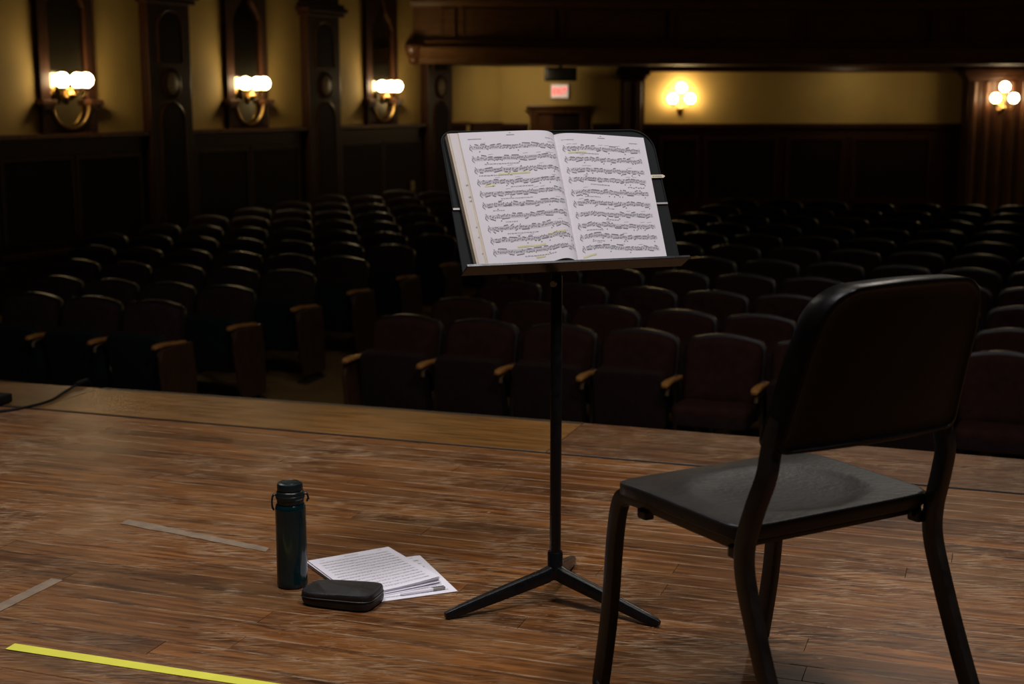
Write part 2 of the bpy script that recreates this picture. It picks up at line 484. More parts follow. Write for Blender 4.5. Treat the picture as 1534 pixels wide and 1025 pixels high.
# dado panels: each bay two raised fields
for x0 in (-4.4, -1.42, 1.53, 4.52):
    x1 = x0 + 2.96
    for a, c in ((x0 + .5, x0 + 1.42), (x0 + 1.54, x1 - .5)):
        MB().box(((a + c)/2, -.036, .10), (c - a, .018, .86)).build('dado_panel', M['panel_dark'], wl, bevel=.006)
        b = MB(); frame_rect(b, a - .05, c + .05, -.38, .58, .05, -.028, -.055); b.build('panel_moulding', M['mahogany'], wl, bevel=.008)

# small plate on the wall far down the side aisle
sp = thing('switch_plate', 'small cream switch plate low on the dark side-wall panelling', 'switch', tuple(LW_O + Vector((math.cos(LW_A)*6.75 + math.sin(LW_A)*.062, math.sin(LW_A)*6.75 - math.cos(LW_A)*.062, -.12))), LW_A)
MB().box((0, -.006, 0), (.10, .012, .15)).build('plate', M['cream_plastic'], sp, bevel=.003)
MB().box((0, -.015, 0), (.02, .012, .03)).build('toggle', M['cream_plastic'], sp)

# ---- side-wall mirrors in frames with rounded feet, and their sconces
def on_left(t, out=0.0, z=0.0):
    return (LW_O.x + math.cos(LW_A)*t + math.sin(LW_A)*out, LW_O.y + math.sin(LW_A)*t - math.cos(LW_A)*out, z)

MIR = ['tall dark wall mirror behind the nearest sconce, far left wall', 'tall wall mirror with dim golden glass behind the second sconce from the left', 'tall wall mirror behind the third sconce, nearest the balcony']
def mirror(t, i):
    th = thing('wall_mirror', MIR[i], 'mirror', on_left(t, .002, RAIL), LW_A, 'framed mirrors along the left wall')
    w, ztop = .78, 2.75
    zi = .30                                         # where the round foot of the glass starts
    iw = .54
    # frame: outline with a glass-shaped hole, made as strips around the glass outline
    n = 12
    glass = [(iw/2 * math.cos(PI + PI*k/n), zi + iw/2 * .95 * math.sin(PI + PI*k/n)) for k in range(n + 1)]
    top0 = 1.35
    og = [(iw/2, top0), (iw/2 - .05, top0 + .10), (iw/2 - .16, top0 + .22), (.06, top0 + .36), (0, top0 + .50), (-.06, top0 + .36), (-iw/2 + .16, top0 + .22), (-iw/2 + .05, top0 + .10), (-iw/2, top0)]
    hole = glass + og
    def outer(p):
        x, z = p
        if z < zi + .02: return (max(-w/2, min(w/2, x * (w/iw) * 1.2 if abs(x) > .05 else x * w/iw)), 0.0)
        return (math.copysign(w/2, x) if abs(x) > .07 else x, min(z if abs(x) > iw/2 - .01 else ztop, ztop))
    b = MB()
    H = [(x, z) for x, z in hole]; O = [outer(p) for p in hole]
    b.rings([[(x, 0, z) for x, z in O], [(x, -.05, z) for x, z in O], [(x, -.065, z) for x, z in H], [(x, -.015, z) for x, z in H]], False, False)
    fr = b.build('frame', M['mahogany'], th)
    b = MB(); b.prism(H, .008, lambda x, z, d: (x, -.008 - d, z)); b.build('glass', M['mirror'], th)
    # bright bead around the rounded foot
    b = MB(); b.sweep([Vector((x * .98, -.07, z)) for x, z in glass], circ(.018, 8), hint=(0, 1, 0)); b.build('foot_bead', M['brass'], th, smooth=True)
    for s in (-1, 1):
        b = MB(); b.box((s * (w/2 - .05), -.06, .33), (.20, .12, .06)); b.box((s * (w/2 - .05), -.05, .28), (.15, .10, .05)); b.build('shoulder_block', M['mahogany_lit'], th, bevel=.01)
for i, t in enumerate((0.03, 3.02, 6.02)): mirror(t, i)

def sconce(loc, rotz, lay, label, group, arm=.0):
    th = thing('wall_sconce', label, 'lamp', loc, rotz, group)
    b = MB(); ellipse_disc(b, 0, -.16, .06, .10, 0, -.03); b.build('backplate', M['brass'], th, smooth=True)
    b = MB(); b.lathe([(.004, -.17), (.03, -.15), (.045, -.10), (.02, -.06), (.03, -.04), (.004, -.03)], 14, (0, -.10, -.05)); b.build('hub', M['brass'], th, smooth=True)
    MB().sweep([(0, -.02, -.16), (0, -.06, -.18), (0, -.10, -.16)], circ(.012, 8)).build('stem', M['brass'], th, smooth=True)
    for x, y, z in lay:
        p0 = Vector((0, -.10, -.14)); p3 = Vector((x, y, z - .105))
        pts = []
        for k in range(9):
            u = k / 8
            q1 = p0 + Vector(((x)*.6, (y+.10)*.6, -.06)); q2 = p3 + Vector((0, 0, -.08))
            pts.append(p0*(1-u)**3 + q1*3*u*(1-u)**2 + q2*3*u*u*(1-u) + p3*u**3)
        a = MB().sweep(pts, circ(.009, 8)).build('arm', M['brass'], th, smooth=True)
        MB().lathe([(.02, -.115), (.045, -.10), (.052, -.078), (.03, -.075)], 16, (x, y, z)).build('cup', M['brass'], a, smooth=True)
        g = MB(); g.ball((x, y, z), .080, 18, 10, 1.0); g.build('globe', M['globe'], th, smooth=180)
flat3 = [(-.13, -.11, 0), (.12, -.20, 0), (.09, -.11, 0)]
tri3 = [(-.145, -.16, 0), (.145, -.16, 0), (0, -.14, .18)]
sconce(on_left(-.05, .07, 1.385), LW_A, flat3, 'brass sconce with glowing globes on the nearest mirror of the left wall', 'three-globe sconces on the left wall')
sconce(on_left(2.95, .07, 1.375), LW_A, flat3, 'brass sconce with glowing globes on the middle mirror of the left wall', 'three-globe sconces on the left wall')
sconce(on_left(5.95, .07, 1.36), LW_A, flat3, 'brass sconce with glowing globes on the farthest mirror, beside the balcony', 'three-globe sconces on the left wall')

# ---- back wall
BY = 23.5
wc = MB(); wx0, wy0 = on_left(8.55)[:2]
dx, dy = -.19 - wx0, BY - wy0; Lc = math.hypot(dx, dy)
wc.box((Lc/2, .12, (ZB + ZT)/2), (Lc + .02, .24, ZT - ZB))
wc = wc.build('wall_corner', M['plaster'], None, kind='structure'); wc.location = (wx0, wy0, 0); wc.rotation_euler = (0, 0, math.atan2(dy, dx))
MB().box((Lc/2, -.03, (RAIL - .02 + ZB)/2), (Lc, .06, RAIL - .02 - ZB)).build('dado', M['mahogany'], wc)
wb = MB().box((7.4, .15, (ZB + ZT)/2), (15.2, .3, ZT - ZB)).build('wall_back', M['plaster'], None, kind='structure')
wb.location = (0, BY, 0)
BR = .775
for a, c in ((-.19, .27), (1.33, 1.95), (2.15, 15)):
    MB().box(((a + c)/2, -.04, BR - .04), (c - a, .08, .08)).build('chair_rail', M['mahogany'], wb, bevel=.012)
    MB().box(((a + c)/2, -.015, (BR - .08 + ZB)/2), (c - a, .03, BR - .08 - ZB)).build('dado', M['mahogany'], wb)
MB().box((8.6, -.10, 1.66), (12.8, .2, .10)).build('cornice', M['mahogany'], wb, bevel=.02)
for a, c in ((2.5, 3.05), (3.25, 4.35), (4.6, 5.45), (5.7, 6.9), (8.7, 9.8), (10.1, 11.2)):
    MB().box(((a + c)/2, -.034, .02), (c - a, .012, .95)).build('dado_panel', M['panel_dark'], wb)
    b = MB(); frame_rect(b, a - .06, c + .06, -.52, .56, .06, -.026, -.06); b.build('panel_moulding', M['mahogany'], wb, bevel=.01)
# columns against the back wall
def column(x, w, d, flutes):
    p = MB().box((x, -d/2, (ZB + 1.7)/2), (w, d, 1.7 - ZB)).build('column', M['mahogany'], wb, bevel=.015)
    b = MB(); b.box((x, -d/2 - .02, 1.52), (w + .06, d + .04, .05)); b.box((x, -d/2 - .03, 1.60), (w + .16, d + .08, .10)); b.box((x, -d/2 - .02, 1.67), (w + .10, d + .06, .05))
    b.build('capital', M['mahogany'], p, bevel=.015)
    for k in range(flutes):
        cx = x - w/2 + w * (k + .5) / flutes; rw = w / flutes * .30
        b = MB(); b.rings([[(cx + rw*math.cos(PI + PI*i/8), -d + .02 + .055*math.sin(PI + PI*i/8), z) for i in range(9)] for z in (-.7, 1.45)]); b.build('reed', M['mahogany_lit'], p, smooth=50)
column(1.97, .38, .34, 2)
column(7.95, 1.05, .30, 5)
sconce((2.78, BY - .002, 1.18), 0, tri3, 'brass sconce of three glowing globes right of the narrow column on the back wall', 'triangular sconces on the back wall')
sconce((7.96, BY - .355, 1.19), 0, tri3, 'brass sconce of three glowing globes on the wide fluted column, far right', 'triangular sconces on the back wall')

# door under the exit sign
door = MB()
door.box((.36, -.05, 0.03), (.12, .10, 1.86)); door.box((1.18, -.05, .03), (.12, .10, 1.86)); door.box((.77, -.05, .985), (.98, .12, .09))
door.box((.77, -.075, 1.045), (1.06, .17, .05))
door = door.build('door_1', M['mahogany_lit'], None, kind='structure', bevel=.012); door.location = (0, BY, 0)
MB().box((.77, -.012, .03), (.70, .02, 1.84)).build('doorway_shade', M['panel_dark'], door)  # dark slab in place of the opening, its shade put into the colour
leaf = MB().box((.55, -.04, .03), (.26, .035, 1.82)).build('door_leaf', M['mahogany_lit'], door, bevel=.006)
MB().ball((.66, -.075, -.05), .025, 10, 6).build('door_knob', M['brass'], leaf, smooth=True)

# exit sign
sg = thing('exit_sign', 'lit white exit sign with red letters above the back door', 'sign', (.785, BY - .002, 1.30))
MB().box((0, -.03, 0), (.30, .06, .24)).build('housing', M['sign_white'], sg, bevel=.008)
MB().box((0, -.062, 0), (.27, .006, .21)).build('face', M['sign_face'], sg)
b = MB(); y = -.068
def bar(x, z, w, h, a=0): b.box((0, 0, 0), (w, .006, h), Matrix.Translation((x, y, z)) @ Matrix.Rotation(a, 4, 'Y'))
h, t_ = .105, .018
x = -.085                                                     # E
bar(x - .018, 0, t_, h); [bar(x + .004, z, .05, t_) for z in (-h/2 + t_/2, 0, h/2 - t_/2)]
x = -.022                                                     # X
bar(x, 0, t_, h*1.05, .45); bar(x, 0, t_, h*1.05, -.45)
bar(.032, 0, t_, h)                                            # I
x = .085                                                      # T
bar(x, 0, t_, h); bar(x, h/2 - t_/2, .068, t_)
b.build('lettering', M['sign_red'], sg)

# loudspeaker under the balcony
ls = thing('loudspeaker', 'black loudspeaker hanging under the balcony above the exit sign', 'speaker', (.76, 22.4, 1.46))
MB().box((0, 0, .1), (.50, .30, .21)).build('cabinet', M['black_box'], ls, bevel=.01)
MB().box((0, -.155, .1), (.45, .012, .17)).build('grille', M['grille'], ls, bevel=.004)
MB().box((0, 0, .225), (.06, .06, .05)).build('bracket', M['black_metal'], ls)

# ---- balcony
ZF = 1.70
bpath = [(-1.62, 21.55), (-.6, 21.45), (.8, 21.75), (2.4, 22.05), (4.2, 22.2), (6.0, 22.1), (7.8, 21.75), (9.6, 21.1), (12, 19.8), (15, 17.6)]
def bpt(u):
    """point and outward (stage side) normal along the balcony front, u in 0..1 by index"""
    x = u * (len(bpath) - 1); i = min(int(x), len(bpath) - 2); fr = x - i
    P = [Vector(bpath[max(0, min(len(bpath)-1, i + k))]) for k in (-1, 0, 1, 2)]
    q = .5 * ((2*P[1]) + (P[2]-P[0])*fr + (2*P[0]-5*P[1]+4*P[2]-P[3])*fr*fr + (-P[0]+3*P[1]-3*P[2]+P[3])*fr**3)
    d = .5 * ((P[2]-P[0]) + 2*(2*P[0]-5*P[1]+4*P[2]-P[3])*fr + 3*(-P[0]+3*P[1]-3*P[2]+P[3])*fr*fr)
    d.normalize(); return q, Vector((d.y, -d.x))
def bsweep(sec, u0, u1, n):
    b = MB(); rs = []
    for k in range(n + 1):
        q, nr = bpt(u0 + (u1 - u0) * k / n)
        rs.append([(q.x + nr.x * o, q.y + nr.y * o, z) for o, z in sec])
    return b.rings(rs)
bal = bsweep([(0, ZF + .02), (0, 2.95), (-.25, 2.95), (-.25, ZF + .02)], 0, 1, 60).build('balcony', M['balcony_wood'], None, kind='structure')
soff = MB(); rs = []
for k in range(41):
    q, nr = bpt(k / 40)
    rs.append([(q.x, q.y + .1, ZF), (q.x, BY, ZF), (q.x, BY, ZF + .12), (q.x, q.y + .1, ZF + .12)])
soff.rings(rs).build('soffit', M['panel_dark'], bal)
bsweep([(0, ZF), (.05, ZF), (.07, ZF + .03), (.07, ZF + .07), (.14, ZF + .12), (.19, ZF + .2), (.19, ZF + .24), (.12, ZF + .27), (.10, ZF + .34), (.05, ZF + .36), (0, ZF + .36)], .012, 1, 60).build('lower_moulding', M['balcony_wood'], bal, smooth=30)
bsweep([(0, 2.53), (.05, 2.54), (.09, 2.60), (.09, 2.66), (.05, 2.70), (.05, 2.90), (0, 2.92)], .012, 1, 60).build('top_rail', M['balcony_wood'], bal, smooth=30)
def u_at(px):                                                 # along the front, by the world x of the panel edges
    lo, hi = 0, 1
    for _ in range(40):
        m_ = (lo + hi) / 2
        if bpt(m_)[0].x < px: lo = m_
        else: hi = m_
    return lo
edges = [(-1.05, -.86), (-.74, .62), (.76, 2.3), (2.46, 4.35), (4.62, 6.32), (6.48, 6.75), (6.95, 8.6), (8.8, 10.2), (10.4, 12)]
for a, c in edges:
    ua, uc = u_at(a), u_at(c)
    bsweep([(0, 2.09), (.018, 2.10), (.018, 2.48), (0, 2.49)], ua, uc, 8).build('front_panel', M['balcony_wood'], bal)
    b = bsweep([(.0, 2.07), (.035, 2.07), (.035, 2.10), (.0, 2.10)], ua, uc, 8)
    rs = bsweep([(.0, 2.48), (.035, 2.48), (.035, 2.51), (.0, 2.51)], ua, uc, 8)
    k = len(b.v); b.v += rs.v; b.f += [[i + k for i in f_] for f_ in rs.f]
    du = (uc - ua) * .03 if c - a > .5 else (uc - ua) * .12
    for u0 in (ua - du/2, uc - du/2):
        rs = bsweep([(.0, 2.07), (.035, 2.07), (.035, 2.51), (.0, 2.51)], u0, u0 + du, 2)
        k = len(b.v); b.v += rs.v; b.f += [[i + k for i in f_] for f_ in rs.f]
    b.build('panel_moulding', M['balcony_wood'], bal)
# rounded bracket at the balcony's left end
q, nr = bpt(.03)
b = MB(); b.lathe([(.02, -.02), (.07, 0), (.10, .05), (.10, .08), (.17, .13), (.21, .22), (.21, .27), (.15, .30), (.02, .31)], 20, (q.x - .05, q.y - .03, ZF)); b.build('corbel', M['mahogany_lit'], bal, smooth=40)

# ---- rest of the room
MB().box((15.15, 9, (ZB + ZT)/2), (.3, 34, ZT - ZB)).build('wall_right', M['plaster'], None, kind='structure')
MB().box((-1, -7.0, (ZB + ZT)/2), (34, .3, ZT - ZB)).build('wall_stage', M['curtain'], None, kind='structure')
MB().box((-1, 9, ZT + .1), (36, 34, .2)).build('ceiling', M['ceiling'], None, kind='structure')

# ------------------------------------------------------------------ theatre seats
def seat_meshes(fab, pan):
    me = {}
    # backrest outline: arched top with round shoulders
    def outl(w, z0, z1, bow, r, n=5):
        o = [(-w/2 + .02, z0), (w/2 - .02, z0), (w/2, z0 + .02)]
        for i in range(n + 1):
            a = R(90 * i / n); o.append((w/2 - r + r*math.cos(a), z1 - bow - r + r*math.sin(a)))
        for i in range(1, 6):
            x = (w/2 - r) * (1 - i / 3); o.append((x, z1 - bow * (x / (w/2 - r))**2))
        for i in range(n + 1):
            a = R(90 + 90 * i / n); o.append((-w/2 + r + r*math.cos(a), z1 - bow - r + r*math.sin(a)))
        o.append((-w/2, z0 + .02)); return o
    T = .22
    def back(o, inset, y):
        cz = .62
        return [(x * (1 - inset / .25), y + (z - .42) * T, cz + (z - cz) * (1 - inset / .25)) for x, z in o]
    o = outl(.47, .47, .86, .020, .06)
    b = MB(); b.rings([back(o, 0, .10), back(o, 0, .045), back(o, .015, .025), back(o, .04, .012), back(o, .12, .006)])
    me['backrest'] = b.mesh('backrest', fab, smooth=50)
    o2 = outl(.50, .40, .88, .022, .075)
    b = MB(); b.rings([back(o2, .03, .150), back(o2, .008, .140), back(o2, 0, .12), back(o2, 0, .085), back(o2, .012, .078)])
    me['back_shell'] = b.mesh('back_shell', M['seat_shell'], smooth=50)
    # seat pan: a padded slab built lying flat, hinge at the rear edge (y = 0)
    def panrings(tilt):
        Mx = Matrix.Translation((0, -.015, .43)) @ Matrix.Rotation(-tilt, 4, 'X')
        oo = rrect(.455, .42, .05, 4)
        def rg(k, z): return [Mx @ Vector((x * k, -.03 + y * k, z)) for x, y in oo]
        return [rg(.9, -.05), rg(.985, -.045), rg(1, -.03), rg(1, .02)], [rg(1, .021), rg(1, .045), rg(.96, .062), rg(.8, .07)]
    for nm, tl in (('up', R(79)), ('down', R(2))):
        a, c = panrings(tl)
        b = MB(); b.rings(a); me['pan_' + nm] = b.mesh('seat_pan', pan, smooth=50)
        b = MB(); b.rings(c); me['cush_' + nm] = b.mesh('seat_cushion', fab, smooth=50)
    def arm(x):
        b = MB(); sec = rrect(.050, .028, .010, 2)
        b.sweep([(x, .14, .60), (x, .02, .612), (x, -.12, .622), (x, -.20, .620), (x, -.225, .612)], sec, hint=(1, 0, 0), scales=[(.8, 1), (1, 1), (1.1, 1), (1.05, 1), (.7, .6)])
        return b.mesh('armrest', M['arm_wood'], smooth=50)
    def brk(x):
        b = MB(); b.sweep([(x, -.06, .594), (x, -.13, .590), (x, -.165, .575), (x, -.165, .545)], rrect(.022, .014, .004, 1), hint=(1, 0, 0))
        return b.mesh('arm_bracket', M['bracket_metal'], smooth=40)
    def std(x):
        b = MB(); sec = rrect(.032, .10, .012, 2)
        b.sweep([(x, .05, .0), (x, .05, .04), (x, .06, .2), (x, .07, .40), (x, .05, .52), (x, -.01, .60)], sec, hint=(1, 0, 0), scales=[(1.6, 1.9), (1.1, 1.2), (.8, .8), (1, 1.0), (.8, .9), (.9, 1.2)])
        b.box((x, .05, .010), (.09, .30, .02))
        return b.mesh('standard', M['iron'], smooth=40)
    def endp(x):
        b = MB(); o = [(-.17, .60), (-.20, .52), (-.17, .30), (-.10, .06), (.22, .06), (.22, .36), (.19, .60)]
        b.prism(o, .03, lambda y, z, d: (x - .015 + d, y, z))
        return b.mesh('end_panel', M['end_wood'], bevel=.006)
    me['arm_r'] = arm(.265); me['arm_l'] = arm(-.265); me['brk_r'] = brk(.265); me['std_r'] = std(.265); me['std_l'] = std(-.265); me['end_r'] = endp(.288); me['end_l'] = endp(-.288)
    return me
SEATS = {'left': seat_meshes(M['seat_fabric_left'], M['pan_green']), 'right': seat_meshes(M['seat_fabric'], M['pan_brown'])}
ORD = ['first', 'second', 'third', 'fourth', 'fifth', 'sixth', 'seventh', 'eighth', 'ninth', 'tenth', 'eleventh', 'twelfth', 'thirteenth', 'fourteenth', 'fifteenth']
def theatre_seat(block, row, k, s, n, down):
    me = SEATS[block]; x, y = hall(s, n)
    st = 'folded-down' if down else 'tipped-up'
    lab = f'{st} theatre seat, {block} block, {ORD[row]} row from stage, {ORD[k]} from the aisle'
    t = thing('theatre_seat', lab, 'theatre seat', (x, y, fz(n)), HALL, f'theatre seats of the {block} block')
    put('backrest', me['backrest'], t); put('back_shell', me['back_shell'], t)
    p = 'down' if down else 'up'
    pan = put('seat_pan', me['pan_' + p], t); put('seat_cushion', me['cush_' + p], pan)
    put('armrest', me['arm_r'], t); put('standard', me['std_r'], t); put('arm_bracket', me['brk_r'], t)
    first = k == 0
    if block == 'left' and first: put('end_panel', me['end_r'], t)
    if block == 'right' and first:
        put('armrest', me['arm_l'], t); put('standard', me['std_l'], t); put('end_panel', me['end_l'], t)
PITCH = .535
for k_ in ('seat_fabric', 'seat_fabric_left', 'pan_brown', 'pan_green'):
    M[k_].node_tree.nodes['Principled BSDF'].inputs['Specular IOR Level'].default_value = .04
DN = {('right', 0, 4), ('right', 0, 7), ('left', 1, 2), ('right', 3, 2), ('left', 4, 1)}
NR = 11
for row in range(NR):
    n = 8.12 + row * .86
    nl = [3, 4, 5, 6, 7, 8, 9, 9, 9, 10, 10][row]
    for k in range(nl):
        x_, y_ = hall(-5.98 + .04*row - PITCH * k, n)
        if x_ < LW_O.x + (y_ - LW_O.y) * .5637 + 1.0: break          # keep the side aisle along the wall free
        theatre_seat('left', row, k, -5.98 + .04*row - PITCH * k, n - .05, ('left', row, k) in DN)
    nr = 12
    for k in range(nr):
        theatre_seat('right', row, k, -4.01 + .03 * row + PITCH * k + (row % 2) * .0, n, ('right', row, k) in DN)

# ------------------------------------------------------------------ music stand
PX, PY = .104, 3.235
ms = thing('music_stand', 'black metal orchestra music stand holding the open music book', 'music stand', (PX, PY, 0))
tips = [(-.156, 3.111), (.339, 3.061), (.160, 3.52)]
for tx, ty in tips:
    d = Vector((tx - PX, ty - PY, 0)); L = d.length; d.normalize()
    pts = [d * r_ + Vector((0, 0, z)) for r_, z in ((.004, .078), (.03, .068), (.10, .052), (.18, .034), (.25, .018), (L - .012, .0115), (L, .010))]
    sec = [(-.016, -.013), (.002, -.015), (.013, -.010), (.016, -.004), (.016, .004), (.013, .010), (.002, .015), (-.016, .013)]
    b = MB(); b.sweep(pts, sec, hint=(0, 0, 1), scales=[(1.0, 1.15), (1.0, 1.1), (.95, 1.0), (.85, .92), (.72, .82), (.62, .66), (.4, .35)])
    b.build('leg', M['black_metal'], ms, smooth=35)
b = MB(); b.lathe([(.012, .055), (.020, .062), (.0215, .075), (.0205, .083), (.0185, .086), (.0185, .122), (.0165, .125), (.012, .125)], 24)
b.build('collar', M['black_metal'], ms, smooth=40)
b = MB(); b.lathe([(.0135, .10), (.0135, .79), (.0128, .792), (.0115, .792), (.0115, .855), (.008, .86)], 24)
b.build('pole', M['black_metal'], ms, smooth=40)
# desk frame
DA = R(20); DT = R(60.4)
DU = Vector((math.cos(DA), math.sin(DA), 0)); DNH = Vector((math.sin(DA), -math.cos(DA), 0))
DV = Vector((0, 0, 1)) * math.sin(DT) - DNH * math.cos(DT); DN3 = DU.cross(DV)
DB = Vector((.145, 3.197, .813))
def desk(u, v, h=0.0): return DB + DU*u + DV*v + DN3*h
def dl(u, v, h=0.0): return desk(u, v, h) - Vector((PX, PY, 0))
b = MB(); c0 = dl(-.012, .085, -.004)
b.sweep([Vector((0, 0, .835)), Vector((0, 0, .86)), dl(-.035, .075, -.02), dl(-.035, .12, -.006)], rrect(.03, .018, .004, 2)); b.build('tilt_bracket', M['black_metal'], ms, smooth=40)
b = MB(); kk = Vector((-.006, -.013, .775)); b.sweep([kk, kk + Vector((-.002, -.008, 0)), kk + Vector((-.004, -.014, 0))], circ(.007, 10)); b.build('clutch_screw', M['steel_edge'], ms, smooth=40)
def panel(outl, nm):
    b = MB(); b.rings([[dl(u, v, -.004) for u, v in outl], [dl(u, v, -.001) for u, v in outl], [dl(u*.995, v, .0) for u, v in outl]])
    return b.build(nm, M['desk_metal'], ms)
W2, HH, VS = .268, .354, .157
up = [(-W2, VS + .002), (W2, VS + .002)] + [(W2 - .055 + .055*math.cos(R(a)), HH - .055 + .055*math.sin(R(a))) for a in range(0, 91, 9)] + [(-W2 + .03 + .03*math.cos(R(a)), HH - .03 + .03*math.sin(R(a))) for a in range(90, 181, 10)]
upo = panel(up, 'upper_panel')
lo = [(-W2 - .003, 0), (W2 + .003, 0), (W2 + .003, VS - .002), (-W2 - .003, VS - .002)]
loo = panel(lo, 'lower_panel')
# rolled rim of the upper panel and seam strips
b = MB(); b.sweep([dl(u, v, .001) for u, v in up[1:] + [up[0]]], circ(.0022, 6), hint=tuple(DN3)); b.build('rim', M['desk_metal'], upo, smooth=True)
for s, l_ in ((-1, .016), (1, .030)):
    b = MB(); b.box((0, 0, 0), (l_, .0045, .003), Matrix.Translation(dl(s * (W2 - l_/2 + .001), VS, .002)) @ Matrix(((DU.x, DV.x, DN3.x, 0), (DU.y, DV.y, DN3.y, 0), (DU.z, DV.z, DN3.z, 0), (0, 0, 0, 1))))
    o = b.build('seam_clip', M['steel_edge'], ms); o['label'] = 'bare metal clip on the desk seam'
# lip: shelf and turned-up front edge
b = MB()
sec = [(-.004, -.004), (-.004, -.001), (.001, -.001), (.044, -.001), (.045, .002), (.047, .002), (.0475, -.003), (.046, -.004)]
b.rings([[dl(s, v, h_) for h_, v in sec] for s in (-W2 - .006, W2 + .004)])
b.build('lip', M['black_metal'], ms)

# ------------------------------------------------------------------ open music book
bk = thing('music_book', 'thick open music book with pencilled markings resting on the stand', 'book', tuple(desk(.011, .004, .002)))
BO = desk(.011, .004, .002)
def bl(u, v, h): return desk(u, v, h) - BO
def hL(s): return .004 + .029 * (1 - math.exp(-s * 13)) * (1 - .38 * s)
def hR(s): return .004 + .0165 * (1 - math.exp(-s * 12)) * (1 - .88 * s)
def lerp(a, c, t): return a + (c - a) * t
def left_uv(s, t, ext=0.0):            # s from spine to outer edge, t bottom to top
    ub, ut = .010, .011
    u = lerp(lerp(ub, -.205 - ext, s), lerp(ut, -.222 - ext, s), t)
    v = lerp(lerp(.006, .004, s) + .010 * math.exp(-((s - .17) / .16)**2) * min(1, s * 12), lerp(.342, .340, s), t)
    return u, v
def right_uv(s, t):
    u = lerp(lerp(.010, .234, s), lerp(.011, .242, s), t)
    v = lerp(lerp(.006, .005, s) + .006 * math.exp(-((s - .24) / .16)**2) * min(1, s * 8), lerp(.342, .331, s), t)
    return u, v
def sheet(nm, uv, hf, mat, thick, n=36):
    """curved page slab between hf and hf - thick"""
    b = MB(); m_ = 12
    top = lambda a, c: bl(*uv(a, c), hf(a))
    bot = lambda a, c: bl(*uv(a, c), max(.0008, hf(a) - (thick(a) if callable(thick) else thick)))
    ring = []
    b.grid(top, n, m_); b.grid(bot, n, m_, True)
    for fn in ((lambda k, f_: f_(k, 0)), (lambda k, f_: f_(k, 1)), (lambda k, f_: f_(1, k)), (lambda k, f_: f_(0, k))):
        b.grid(lambda a, c, fn=fn: fn(a, top if c > .5 else bot), n if fn(.3, lambda p, q: q) in (0, 1) else m_, 1)
    return b.build(nm, mat, bk, smooth=40)
o = sheet('page_block', lambda s, t: left_uv(s * 1.0, t, .036 * s), lambda s: max(.0015, hL(s) - .0035), M['old_paper'], lambda s: max(.001, hL(s) - .0042)); o['label'] = 'yellowed page block under the left pages'
sheet('loose_page', lambda s, t: left_uv(s, t, .031 * s), lambda s: hL(s) - .0024, M['mid_paper'], .0007)
sheet('loose_page', lambda s, t: left_uv(s, t, .016 * s - .004*t), lambda s: hL(s) - .0013, M['old_paper'], .0007)
lp = sheet('left_page', lambda s, t: left_uv(s, t, .010*s), lambda s: hL(s), M['paper'], .0007)
sheet('page_block', right_uv, lambda s: max(.0015, hR(s) - .0012), M['old_paper'], lambda s: max(.001, hR(s) - .0016))
rp = sheet('right_page', right_uv, lambda s: hR(s), M['paper'], .0008)

